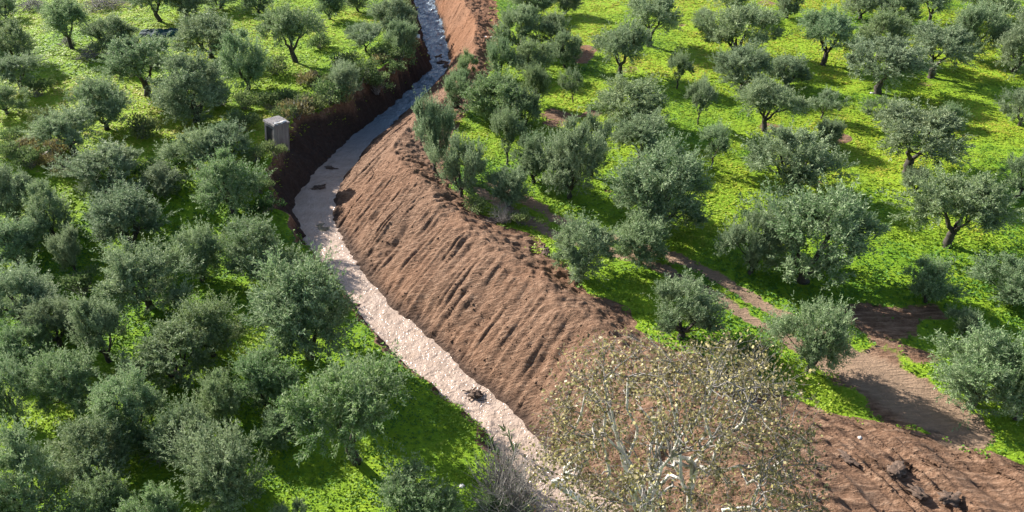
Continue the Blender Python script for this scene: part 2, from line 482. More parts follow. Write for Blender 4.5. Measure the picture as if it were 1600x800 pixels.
# ------------------------------------------------------------------ grass
def build_grass():
    rng = np.random.default_rng(5)
    P = []
    for (ya, yb, dens, size) in ((20, 36, 46, .11), (36, 52, 40, .13), (52, 75, 29, .155), (75, 122, 19, .185)):
        hw = lambda yy: (800 / FPX) * (yy * CT + CAM_H * ST) + 4
        w = hw(yb); n = int(2 * w * (yb - ya) * dens)
        x = rng.uniform(-w, w, n); y = rng.uniform(ya, yb, n)
        k = np.abs(x) < hw(y); x, y = x[k], y[k]
        z, soil, damp_shade, tm = terrain(x, y, False)
        lt, lw, rw, rc, rb = knots(y)
        thin = fbm(x * .35, y * .35, 130, 3)
        fringe = (x > rb - 1.6) & (x < rb) & (vnoise(x * 1.1, y * 1.1, 132) > .05 + .22 * (rb - x)) & (rng.random(len(x)) < .6)
        lip = (x > lt - .2) & (x < np.minimum(lt + .8, lw - .2)) & (vnoise(x * 1.3, y * 1.3, 137) > -.05)
        k = ((soil + .9 * fbm(x * 1.1, y * 1.1, 131, 3) < .5) & ((x < lt) | (x > rb)) | fringe | lip) & (rng.random(len(x)) < .75 + .8 * thin)
        P.append(np.stack([x[k], y[k], z[k], np.full(k.sum(), size)], 1))
    P = np.concatenate(P)
    n = len(P); m = 2
    c = np.repeat(P, m, 0)
    az = rng.uniform(0, 2 * np.pi, n * m); el = np.radians(rng.uniform(3, 34, n * m) * (.55 + 1.0 * (1 - sstep(38, 66, c[:, 1]))))
    D = np.stack([np.cos(az) * np.cos(el), np.sin(az) * np.cos(el), np.sin(el)], 1)
    side = np.stack([-np.sin(az), np.cos(az), rng.normal(0, .25, n * m)], 1)
    sz = c[:, 3] * rng.uniform(.7, 1.5, n * m)
    tuft = np.repeat(rng.random(n), m)
    yel = np.clip(.18 + .55 * sstep(36, 72, c[:, 1]) + .75 * fbm(c[:, 0] * .12, c[:, 1] * .12, 110, 3) + .45 * fbm(c[:, 0] * .6, c[:, 1] * .6, 133, 3) + .15 * fbm(c[:, 0] * 1.8, c[:, 1] * 1.8, 135, 2), 0, 1)
    tone = np.clip(yel * .8 + .2 * tuft + .18 * fbm(c[:, 0] * .3, c[:, 1] * .3, 136, 3) + rng.normal(0, .06, n * m), 0, 1)
    hum = (0.12 + .22 * (1 - sstep(40, 65, c[:, 1]))) * np.clip(fbm(c[:, 0] * 1.1, c[:, 1] * 1.1, 134, 3) + .3, 0, 1)
    B = c[:, :3] + np.stack([rng.normal(0, .05, n * m), rng.normal(0, .05, n * m), hum - .01], 1)
    me = leaves_mesh('grass', B, D, sz, sz * .45, side, M_GRASS, tone)
    tag(link('grass', me), 'bright yellow-green ground cover of low leafy weeds between the olive trees', 'grass', kind='stuff')
    return n
print('tufts', build_grass())

# ------------------------------------------------------------------ olive trees
def olive_variant(seed, style):
    """returns trunk mesh, crown mesh, nominal width and height (metres)"""
    rng = np.random.default_rng(seed)
    W, H = 5.0, 4.6
    low = {'spread': .30, 'bushy': .03, 'upright': .03, 'small': .30}[style]
    npuff = int({'spread': 32, 'bushy': 36, 'upright': 25, 'small': 20}[style] * rng.uniform(.8, 1.15))
    zc = H * (low + 1) / 2 * .98; b = H * (1 - low) / 2 * .80; a = W / 2 * .80
    th = rng.uniform(0, 2 * np.pi, npuff)
    cz = rng.uniform(-.9, 1, npuff)
    if style == 'spread': cz = np.clip(rng.uniform(-.6, 1, npuff), -1, 1)
    rr = np.sqrt(1 - np.clip(cz, -.98, .98) ** 2)
    ph = rng.uniform(0, 6.28, 3)
    lob = 1 + .20 * np.sin(2 * th + ph[0]) + .15 * np.sin(3 * th + ph[1]) + .10 * np.sin(5 * th + ph[2])
    fr = rng.uniform(.35, 1.05, npuff) ** .7
    C = np.stack([a * rr * np.cos(th) * fr * lob, a * rr * np.sin(th) * fr * lob, zc + b * cz * fr * rng.uniform(.85, 1.1, npuff)], 1)
    pr = rng.uniform(.40, .95, npuff) * (W / 5)
    ns = {'spread': 26, 'bushy': 27, 'upright': 33, 'small': 33}[style]; nl = 40
    # sprays
    Cs = np.repeat(C, ns, 0); rs = np.repeat(pr, ns)[:, None]
    out = unit(Cs - np.array([0, 0, zc * .75]))
    rnd = unit(rng.normal(0, 1, Cs.shape))
    up = np.array([0, 0, 1.0])
    upk = {'spread': .45, 'bushy': .75, 'upright': 1.3, 'small': .7}[style]
    sd = unit(out * .55 + rnd * .95 + up * upk)
    s0 = Cs + rnd * rs * rng.uniform(.1, .65, (len(Cs), 1))
    sl = rs[:, 0] * rng.uniform(.5, 1.35, len(Cs))
    longs = rng.random(len(Cs)) < .12
    sl = np.where(longs, sl * 1.6, sl)
    # leaves along each spray
    t = rng.uniform(.05, 1, (len(Cs), nl))
    q = t[..., None]
    curve = rng.normal(0, .12, (len(Cs), 1, 3)) + np.array([0, 0, .10 if style != 'spread' else -.12])
    P = s0[:, None, :] + sd[:, None, :] * (sl[:, None, None] * q) + curve * q ** 2 * sl[:, None, None]
    P = P + rng.normal(0, .045, P.shape)
    D = unit(sd[:, None, :] * .9 + unit(rng.normal(0, 1, P.shape)) * .9)
    P = P.reshape(-1, 3); D = D.reshape(-1, 3)
    nL = len(P)
    side = unit(np.cross(D, unit(rng.normal(0, 1, D.shape))))
    L = rng.uniform(.10, .21, nL); Wd = L * rng.uniform(.12, .18, nL)
    ptone = np.repeat(np.repeat(rng.normal(0, .10, npuff), ns), nl)
    stone = np.repeat(rng.normal(0, .12, len(Cs)), nl)
    tone = np.clip(.45 + ptone + stone + rng.normal(0, .16, nL) + .10 * (t.ravel() - .5), 0, 1)
    P[:, 2] = np.maximum(P[:, 2], .05)
    wx = np.percentile(np.hypot(P[:, 0], P[:, 1]), 98) * 2; hz = np.percentile(P[:, 2], 99.5)
    crown = leaves_mesh('crown', P, D, L, Wd, side, M_OLIVE, tone)
    # trunk and limbs
    T = Tubes()
    fork = H * (.22 if style in ('spread', 'small') else .12)
    lean = rng.normal(0, .12, 2)
    zt = np.linspace(-.35, fork, 7)
    k = (zt + .35) / (fork + .35)
    wob = rng.normal(0, .035, (7, 2))
    pts = np.stack([lean[0] * k + wob[:, 0], lean[1] * k + wob[:, 1], zt], 1)
    r0 = .20 if style != 'small' else .13
    T.add(pts, r0 * (1.2 - .35 * k + .12 * rng.random(7)), 10)
    top = pts[-1]
    order = np.argsort(rng.random(npuff))[: (11 if style != 'small' else 7)]
    nlimb = rng.integers(3, 5) if style in ('spread', 'small') else 5
    ends = []
    for j in range(nlimb):
        an = 2 * np.pi * j / nlimb + rng.uniform(-.4, .4)
        e = np.array([np.cos(an) * a * .42, np.sin(an) * a * .42, zc - b * .25 + rng.uniform(-.2, .3)])
        s = np.linspace(0, 1, 7)[:, None]
        p = top * (1 - s) + e * s + np.array([0, 0, -.25]) * np.sin(np.pi * s) + rng.normal(0, .05, (7, 3)) * np.sin(np.pi * s)
        p[0] = top - np.array([0, 0, .12])
        T.add(p, np.linspace(r0 * .62, r0 * .28, 7), 7); ends.append((e, p))
    for c in C[order]:
        e, p = min(ends, key=lambda g: np.linalg.norm(g[0] - c))
        st = p[rng.integers(3, 7)]
        s = np.linspace(0, 1, 6)[:, None]
        T.add(st * (1 - s) + c * s + rng.normal(0, .07, (6, 3)) * np.sin(np.pi * s), np.linspace(r0 * .26, .02, 6), 5)
    return T.mesh('trunk', M_BARK), crown, wx, hz

VARS = {}
for st, seeds in (('spread', (1, 2, 3, 4)), ('bushy', (11, 12, 13, 14, 15, 16)), ('upright', (21, 22, 23)), ('small', (31, 32))):
    VARS[st] = [olive_variant(s, st) for s in seeds]

def solve_height(m, w, al):
    a = w / 2; lo, hi = .8, 9.0
    f = lambda H: .60 * H * math.cos(al) + math.hypot(a * math.sin(al), .40 * H * math.cos(al))
    for _ in range(40):
        mid = .5 * (lo + hi)
        if f(mid) < m: lo = mid
        else: hi = mid
    return .5 * (lo + hi)

# crown centre, foot of trunk, crown width, crown top (survey pixels); style; lushness; label
s, b, u, m = 'spread', 'bushy', 'upright', 'small'
TREES = [
# --- left field, far to near
(10,30,44,-8,b,.1,'olive tree filling the very top left corner'),
(28,103,72,32,b,.1,'olive tree cut by the left edge, next below the one in the top left corner'),
(35,140,74,98,s,.1,'low flat olive tree at the left edge casting shadow on yellow grass'),
(12,178,58,127,b,.1,'olive tree at the left edge just above the bright grass patch and dry weeds'),
(112,76,74,0,s,.15,'olive tree with slanting trunk right above the round grey brush pile'),
(178,86,74,22,b,.05,'grey olive tree right of the round brush pile, left of the tarpaulin'),
(232,149,100,57,s,.1,'wide olive tree with dark straight trunk below the teal tarpaulin'),
(250,33,82,-32,s,.1,'olive tree with bent dark trunk directly behind the teal tarpaulin'),
(305,190,112,82,b,.1,'large dense round olive tree in the middle of the upper left grove'),
(330,90,88,18,b,.1,'olive tree right of the teal tarpaulin'),
(292,26,60,-18,b,.1,'olive tree at the top edge behind the tarpaulin, to its right'),
(345,14,60,-28,b,.1,'olive crown at the top edge left of the big forked olive tree'),
(388,140,70,48,b,.15,'tall olive tree between the large dense round one and the forked one'),
(405,20,46,-18,b,.1,'small olive crown at the top edge just left of the forked olive tree'),
(463,98,90,6,s,.2,'olive tree with clearly forked dark trunk above yellow grass near the stream'),
(515,30,42,-16,b,.1,'small olive tree at the top edge right of the forked olive tree'),
(560,18,50,-28,b,.1,'olive crown at the top edge between forked tree and stream'),
(572,83,66,38,m,-.1,'thin grey olive tree with bare trunk near the cut bank top'),
(612,58,68,-6,b,.05,'olive tree at the top edge nearest the stream on its left side'),
(630,92,52,40,u,.0,'grey-green bushy olive on the brink of the cut bank, upstream'),
(542,152,60,95,b,.15,'dark green olive bush on the brink of the dark cut bank'),
(168,203,94,120,b,.1,'olive tree at the lower end of the long yellow grass clearing'),
(118,241,100,173,s,.1,'olive tree with several bare splayed stems beside the dry weeds'),
(170,300,112,220,b,.1,'broad dark olive tree just below the one with splayed stems'),
(258,305,66,252,b,.1,'small olive tree between two larger ones, left of narrow lit grass strip'),
(310,265,80,198,b,.15,'olive tree left of the block, with a dark hollow at its left foot'),
(357,250,78,188,b,.15,'olive tree nearest to the left of the concrete block'),
(365,332,106,232,b,.15,'large olive tree below the concrete block at the end of the cut bank'),
(25,345,88,255,b,.05,'dark olive tree at the left edge below the dry weeds'),
(85,368,80,283,b,.05,'dark olive tree second from the left edge, below the dry weeds'),
(208,385,114,288,b,.1,'compact dark round olive tree beside a strip of lit grass'),
(30,412,88,335,b,.1,'olive tree at the left edge in the middle height of the grove'),
(118,425,56,355,u,.1,'slim olive tree left of the lit diagonal grass strip'),
(45,505,122,402,b,.05,'wide grey olive tree at the left edge halfway down'),
(235,482,135,368,b,.15,'very broad olive tree with upright shoots below the compact dark round one'),
(315,440,88,350,b,.15,'olive tree joined to the right side of the very broad one'),
(410,435,122,333,b,.2,'olive tree leaning to the stream where shade ends on the water'),
(485,558,152,398,b,.25,'big dark green olive tree touching the low left bank of the pale stream'),
(335,555,102,455,b,.2,'tall green olive tree left of the big dark one by the stream'),
(278,595,138,490,b,.15,'wide olive tree with dark underside in the middle of the left grove'),
(95,540,82,458,b,.15,'olive tree below a small lit weedy patch near the left edge'),
(172,565,78,462,u,.1,'narrow dark olive tree left of the wide one with dark underside'),
(45,572,86,500,b,.15,'olive tree second up among those at the left edge, lower half'),
(118,640,98,540,b,.2,'rounded pale-topped olive tree with black shade under its right side'),
(28,655,96,558,b,.2,'pale olive tree at the left edge next to the rounded one'),
(215,690,100,580,b,.2,'olive tree with a grey bare twig sticking up beside it'),
(415,630,100,540,b,.2,'olive tree between the big streamside tree and the large trunked one'),
(352,658,78,575,b,.25,'small bright olive tree left below the big streamside one'),
(305,715,94,625,b,.05,'dull grey olive tree in the thick of the lower left grove'),
(557,722,188,545,s,.25,'largest olive tree near the low bank, dark trunk showing beside lit grass'),
(440,692,72,632,b,.2,'small olive tree left of the largest trunked one'),
(50,815,152,672,b,.25,'huge pale green olive tree filling the bottom left corner'),
(158,755,126,645,b,.25,'bushy yellow-green olive tree right above the bottom left corner tree'),
(165,832,112,735,b,.2,'olive tree at the bottom edge right of the corner tree'),
(362,790,156,652,b,.2,'big olive tree with black shade below it near the bottom edge'),
(258,852,98,762,u,.2,'olive crown at the bottom edge left of the big shaded tree'),
(645,838,132,722,b,.15,'olive tree at the bottom edge under the largest trunked one'),
(768,828,62,772,u,.0,'dark shrubby olive at the bottom edge beside the grey bare shrub'),
(460,852,82,780,u,.15,'olive crown at the bottom edge amid streaks of lit grass'),
# --- right field, far to near
(832,22,62,-24,b,.2,'olive crown at the top edge right behind the spoil bank'),
(882,22,56,-18,b,.15,'olive crown at the top edge left of striped tree shadows'),
(810,78,74,10,u,.25,'tall olive bush at the top of the spoil bank edge'),
(862,78,62,20,b,.2,'olive tree right of the tall bush at the top of the bank'),
(780,120,48,62,u,.25,'narrow upright olive bush on the bank edge below the tall one'),
(830,122,64,62,b,.2,'olive tree in the upper bankside row, behind the narrow upright bush'),
(882,106,50,50,b,.05,'grey olive tree left of the bare pinkish soil patch'),
(731,124,30,80,u,.25,'slimmest olive bush alone on the bare bank by the stream bend'),
(715,168,52,110,u,.25,'dark olive bush on the bank just below the slimmest one'),
(780,190,88,112,b,.3,'wide bright green olive bush on the bank edge, upper middle'),
(818,198,58,138,b,.2,'olive bush right of the wide bright one at the bank'),
(838,165,44,102,u,.2,'slender olive bush above a small lit grass spot'),
(895,160,38,105,m,.15,'small olive tree standing in long dark shade near the pinkish patch'),
(968,120,88,35,s,.15,'olive tree right of the pinkish soil patch'),
(1015,72,88,-5,s,.15,'olive tree with leaning trunk at the top, left of a lit grass strip'),
(1150,88,112,25,u,.1,'wide low row of olive shoots in the upper right field'),
(1097,46,42,14,b,-.05,'grey round bush left above the wide row of shoots'),
(1138,27,64,-20,s,.05,'olive tree at the top edge with long shadow to its right'),
(1058,138,50,82,m,.15,'small olive tree with low forks below the shaded strip'),
(1090,195,46,122,m,.1,'lollipop olive tree with thin straight trunk on yellow grass'),
(1160,140,80,68,b,.05,'pale olive tree in front of the wide row of shoots'),
(1228,135,56,84,b,.05,'darker olive tree right of the pale one in the upper right field'),
(1195,206,96,118,s,.1,'spreading olive tree above the large bushy pair of crowns'),
(1287,102,94,15,s,.1,'neat rounded olive tree with clear trunk in the upper right field'),
(1230,28,42,-16,b,.05,'olive crown at the top edge left of the neat rounded tree'),
(1345,30,76,-26,b,.05,'olive crown at the top edge right of the neat rounded tree'),
(1402,42,60,-12,b,.05,'olive tree at the top edge above a pale grass gap'),
(1370,146,112,82,s,.05,'flat wide olive tree right below the neat rounded one'),
(1372,92,72,18,b,.1,'tall olive tree behind the flat wide one'),
(1455,121,100,40,s,.1,'olive tree with clear dark trunk and long shadow near the right edge'),
(1518,92,88,5,b,.1,'dense dark olive tree behind the one with long shadow'),
(1452,34,60,-20,s,.05,'olive tree at the top edge showing a forked trunk'),
(1540,32,82,-28,b,.05,'olive crown at the top edge near the right corner'),
(1582,112,84,15,b,.05,'olive tree filling the top right corner of the field'),
(1592,196,58,130,b,.05,'olive tree on the right edge below the top right corner'),
(1382,206,68,146,m,.05,'small olive tree directly behind the broad thick-trunked one'),
(1418,270,142,172,s,.15,'broad olive tree with thick dark trunk alone on open bright grass'),
(1483,196,42,160,b,.15,'little round olive bush behind the broad thick-trunked tree'),
(1478,384,158,262,s,.15,'wide airy olive tree with thick trunk casting shadow to the right edge'),
(1588,309,68,240,s,.1,'olive tree on the right edge showing a curved trunk'),
(1428,302,46,258,b,.1,'small bush left behind the wide airy tree'),
(1283,185,54,138,m,.0,'small grey olive tree in shade left of the bare soil spot'),
(1290,234,42,184,b,.0,'grey olive bush left of the broad thick-trunked tree'),
(1230,295,132,190,b,.05,'large bushy olive tree in the middle of the right field'),
(1112,262,54,192,m,.05,'small round-headed olive tree with thin trunk among yellow grass'),
(1000,252,100,180,s,.1,'olive tree with rounded pale top above the large double crown'),
(1030,360,142,222,b,.1,'large double-crowned olive tree above the dirt track'),
(985,200,108,118,b,.1,'broad grey-green olive tree right of the dark shadow band'),
(925,275,62,178,u,.1,'tall olive tree left of the broad ones, beside a yellow weed spot'),
(1255,438,192,275,b,.05,'biggest dense olive tree of the right field, with large black shadow'),
(1170,428,88,322,b,.05,'olive tree merged into the left flank of the biggest dense tree'),
(907,432,98,335,b,.15,'round olive tree on the rim of the spoil bank, left of the track'),
(1000,412,84,335,b,.15,'olive tree between the round rim tree and the dirt track'),
(1062,530,118,425,u,.2,'olive tree with upright shoots between spoil bank and dirt track'),
(1260,578,122,462,b,.1,'olive tree right of the dirt track throwing shade over the mud'),
(1447,472,78,398,b,.1,'small olive tree with low forks at the end of the big black shadow'),
(1575,472,116,395,b,.1,'olive tree cut by the right edge at middle height'),
(1515,630,152,502,b,.1,'large olive tree at the right edge beside the muddy junction'),
(1502,522,52,476,b,.05,'small round olive crown behind the large right-hand one'),
(1588,655,108,532,b,.1,'lowest olive tree at the right edge above lit green grass'),
(680,268,70,155,u,.1,'tall dark olive tree standing on the spoil bank beside the stream'),
(723,308,72,215,u,.15,'olive tree in front of the tall dark one on the bank'),
(793,257,62,168,m,.15,'small olive tree with thin trunk on a bright yellow spot'),
(795,322,74,255,b,.1,'low olive bush above the grey bare twigs at the bank'),
(835,285,62,205,b,.1,'grey olive tree right of the bright yellow spot'),
(890,310,88,188,b,.05,'tall dull olive tree left of the upper end of the dirt track'),
]
def place_trees():
    rnd = random.Random(4)
    for i, (px, py, w, top, st, lush, label) in enumerate(TREES):
        x, y, z = drop(px, py)
        dn, fw = ray_y(py); depth = (CAM_H - z) / dn
        sc = FPX / depth
        al = math.atan2(CAM_H - z, y)
        W = w / sc * (1.04 if py > 330 else 1.13)
        H = solve_height((py - top) / sc * .97, W, al)
        H = min(max(H, .62 * W, 1.6), 1.75 * W, 7.5)
        tm, cm, w0, h0 = VARS[st][rnd.randrange(len(VARS[st]))]
        r = bpy.data.objects.new('olive_tree', None); COL.objects.link(r)
        r.empty_display_size = .3
        r.location = (x, y, z)
        r.rotation_euler = (0, 0, rnd.uniform(0, 6.28))
        k = rnd.uniform(.93, 1.07)
        r.scale = (W / w0 * k, W / w0 / k, H / h0)
        tag(r, label, 'tree', 'olive trees of the grove')
        link('trunk', tm, r)
        c = link('crown', cm, r)
        c['lush'] = lush + rnd.uniform(-.15, .12)
place_trees()

# ------------------------------------------------------------------ helpers for the smaller things
def root(name, x, y, z, rz=0.0, sc=1.0):
    r = bpy.data.objects.new(name, None); COL.objects.link(r)
    r.location = (x, y, z); r.rotation_euler = (0, 0, rz); r.empty_display_size = .3
    r.scale = (sc, sc, sc) if isinstance(sc, (int, float)) else sc
    return r

def box_mesh(name, lo, hi, mat, jitter=0.0, seed=0, cuts=1):
    """box with subdivided faces, its corners a little broken"""
    rng = np.random.default_rng(seed)
    V, F = [], []
    lo = np.array(lo, float); hi = np.array(hi, float); n = cuts + 1
    for ax in range(3):
        a, b = (ax + 1) % 3, (ax + 2) % 3
        for sgn in (0, 1):
            u, v = np.meshgrid(np.linspace(0, 1, n), np.linspace(0, 1, n))
            p = np.zeros((n * n, 3)); p[:, ax] = sgn; p[:, a] = u.ravel(); p[:, b] = v.ravel()
            f = grid_faces(n, n)
            if not sgn: f = f[:, ::-1]
            F.append(f + sum(len(q) for q in V)); V.append(p)
    V = np.concatenate(V)
    key = np.round(V * 64).astype(int); w = key[:, 0] * 10007 + key[:, 1] * 101 + key[:, 2]
    uq, inv = np.unique(w, return_inverse=True)
    j = rng.normal(0, jitter, (len(uq), 3))[inv]
    return make_mesh(name, lo + V * (hi - lo) + j, np.concatenate(F), mat)

def lump_mesh(name, seed, mat, rough=.35, flat=.6, n=14):
    """an irregular rock or clod, about one metre across, foot at z = 0"""
    rng = np.random.default_rng(seed)
    th, ph = np.meshgrid(np.linspace(0, 2 * np.pi, n, endpoint=False), np.linspace(0, np.pi, n // 2 + 1))
    d = np.stack([np.cos(th) * np.sin(ph), np.sin(th) * np.sin(ph), np.cos(ph)], -1).reshape(-1, 3)
    K = unit(rng.normal(0, 1, (9, 3))); off = rng.uniform(.55, .95, 9)
    r = np.min(np.where(d @ K.T > .15, off / np.maximum(d @ K.T, .15), 9), 1).clip(.5, 1.1)
    r = r * (1 + rough * .35 * rng.normal(0, 1, len(r)) * (np.abs(d[:, 2]) < .99))
    V = d * r[:, None] * .5; V[:, 2] = V[:, 2] * flat + .5 * flat * .55
    rows = n // 2 + 1
    i = np.arange(rows * n).reshape(rows, n)
    F = np.stack([i[:-1], i[1:], np.roll(i, -1, 1)[1:], np.roll(i, -1, 1)[:-1]], -1).reshape(-1, 4)
    return make_mesh(name, V, F, mat)

def bare_twigs(seed, n, h, spread, r=.012, sub=4, mat=None, pile=False):
    rng = np.random.default_rng(seed); T = Tubes()
    for k in range(n):
        an = rng.uniform(0, 2 * np.pi)
        if pile:
            c = np.array([rng.normal(0, spread * .45), rng.normal(0, spread * .45), 0])
            c[2] = h * max(0, 1 - (np.hypot(c[0], c[1]) / spread) ** 2) * rng.uniform(.15, 1)
            d = unit(np.array([np.cos(an), np.sin(an), rng.normal(0, .25)])); L = rng.uniform(.4, 1.1) * spread
            a, e = c - d * L / 2, c + d * L / 2
            a[2] = max(a[2], .02); e[2] = max(e[2], .02)
        else:
            a = np.array([rng.normal(0, .12), rng.normal(0, .12), -.08])
            q = rng.uniform(0, 1) ** .6 * spread
            e = np.array([np.cos(an) * q, np.sin(an) * q, h * rng.uniform(.6, 1) * math.sqrt(max(.1, 1 - .5 * (q / spread) ** 2))])
        s_ = np.linspace(0, 1, 6)[:, None]
        p = a * (1 - s_) + e * s_ + rng.normal(0, .04 * h, (6, 3)) * np.sin(np.pi * s_)
        T.add(p, np.linspace(r * 1.8, r * .5, 6), 4)
        for _ in range(sub):
            st = p[rng.integers(1, 5)]; L = rng.uniform(.2, .45) * h
            d = unit(unit(e - a) + rng.normal(0, .6, 3))
            T.add(np.stack([st, st + d * L * .5, st + d * L + np.array([0, 0, .05 * L])]), [r * .8, r * .6, r * .3], 3)
    return T.mesh('twigs', mat or M_TWIG)

def bush_leaves(seed, n, w, h, mat, lsize=.12, up=.5):
    rng = np.random.default_rng(seed)
    k = 14
    C = np.stack([rng.normal(0, w * .24, k), rng.normal(0, w * .24, k), rng.uniform(.25, .8, k) * h], 1)
    c = C[rng.integers(0, k, n)]
    P = c + unit(rng.normal(0, 1, (n, 3))) * (rng.random((n, 1)) ** .5) * np.array([w * .24, w * .24, h * .24])
    P[:, 2] = np.maximum(P[:, 2], .03)
    D = unit(unit(P - np.array([0, 0, h * .2])) + rng.normal(0, .8, (n, 3)) + np.array([0, 0, up]))
    side = unit(np.cross(D, rng.normal(0, 1, (n, 3))))
    L = lsize * rng.uniform(.6, 1.5, n)
    return leaves_mesh('foliage', P, D, L, L * .22, side, mat, np.clip(rng.normal(.5, .22, n), 0, 1))

# ------------------------------------------------------------------ concrete well house on the brink
def concrete_material():
    mt, nt, out = new_mat('weathered_concrete')
    co = objco(nt)
    bs = N(nt, 'ShaderNodeBsdfPrincipled'); bs.inputs['Roughness'].default_value = .9
    mp = N(nt, 'ShaderNodeMapping'); mp.inputs['Scale'].default_value = (7, 7, .5)
    nt.links.new(co, mp.inputs[0])
    streak = noise(nt, 1.0, 4, .6, mp.outputs[0])
    base = ramp(nt, streak, [(.35, (.075, .065, .065)), (.5, (.15, .135, .13)), (.68, (.26, .24, .23))])
    base = mixc(nt, math_(nt, 'MULTIPLY', noise(nt, 9, 4, .6, co), .5), base, (.30, .27, .25))
    nt.links.new(base, bs.inputs['Base Color'])
    bp = N(nt, 'ShaderNodeBump'); bp.inputs['Strength'].default_value = .5; bp.inputs['Distance'].default_value = .03
    nt.links.new(noise(nt, 12, 4, .6, co), bp.inputs['Height']); nt.links.new(bp.outputs[0], bs.inputs['Normal'])
    nt.links.new(bs.outputs[0], out.inputs[0])
    return mt
M_CONC = concrete_material()
def shade_door_mat():
    mt, nt, out = new_mat('shade_door_sheet')  # near-black sheet, shade of the house's left face put into colour
    bs = N(nt, 'ShaderNodeBsdfPrincipled'); bs.inputs['Roughness'].default_value = .8
    nt.links.new(ramp(nt, noise(nt, 5, 4, .6, objco(nt)), [(.35, (.025, .022, .024)), (.7, (.06, .048, .045))]), bs.inputs['Base Color'])
    nt.links.new(bs.outputs[0], out.inputs[0]); return mt
M_SHADE_DOOR = shade_door_mat()
def well_house():
    x, y, z = drop(431, 236)
    x -= .25; y += 1.35
    zb = ground_z(x - .8, y + .3) - .5
    r = root('well_house', x, y, zb, math.radians(-42), (.86, .86, .92))
    r.rotation_mode = 'ZYX'; r.rotation_euler = (0, math.radians(7), math.radians(-42))
    tag(r, 'small square concrete well house with flat slab roof above the dark cut bank', 'well house')
    Hh = 2.75; a = .85; t = .16
    link('wall', box_mesh('wall', (a - t, -a, 0), (a, a, Hh), M_CONC, .008, 1, 6), r)          # stream side
    link('wall', box_mesh('wall', (-a, a - t, 0), (a - t - .003, a, Hh), M_CONC, .008, 2, 6), r)
    link('wall', box_mesh('wall', (-a, -a, 0), (-a + t, a - t - .003, Hh), M_CONC, .008, 3, 6), r)
    link('door_post', box_mesh('door_post', (-a + t + .003, -a, 0), (-.58, -a + t, Hh), M_CONC, .005, 4, 3), r)
    link('door_post', box_mesh('door_post', (.54, -a, 0), (a - t - .003, -a + t, Hh), M_CONC, .005, 5, 3), r)
    link('lintel', box_mesh('lintel', (-.577, -a, 2.45), (.537, -a + t, Hh), M_CONC, .005, 6, 3), r)
    link('shade_door', box_mesh('shade_door', (-.575, -a + .10, .02), (.535, -a + .14, 2.445), M_SHADE_DOOR, 0, 7, 2), r)  # widened dark panel stands in for shade on this face
    link('roof_slab', box_mesh('roof_slab', (-a - .07, -a - .07, Hh + .004), (a + .07, a + .07, Hh + .17), M_CONC, .02, 8, 6), r)
    link('broken_rim', box_mesh('broken_rim', (a - .28, -a + .1, Hh + .175), (a + .02, a - .25, Hh + .30), M_PALESTONE, .045, 9, 4), r)
well_house()

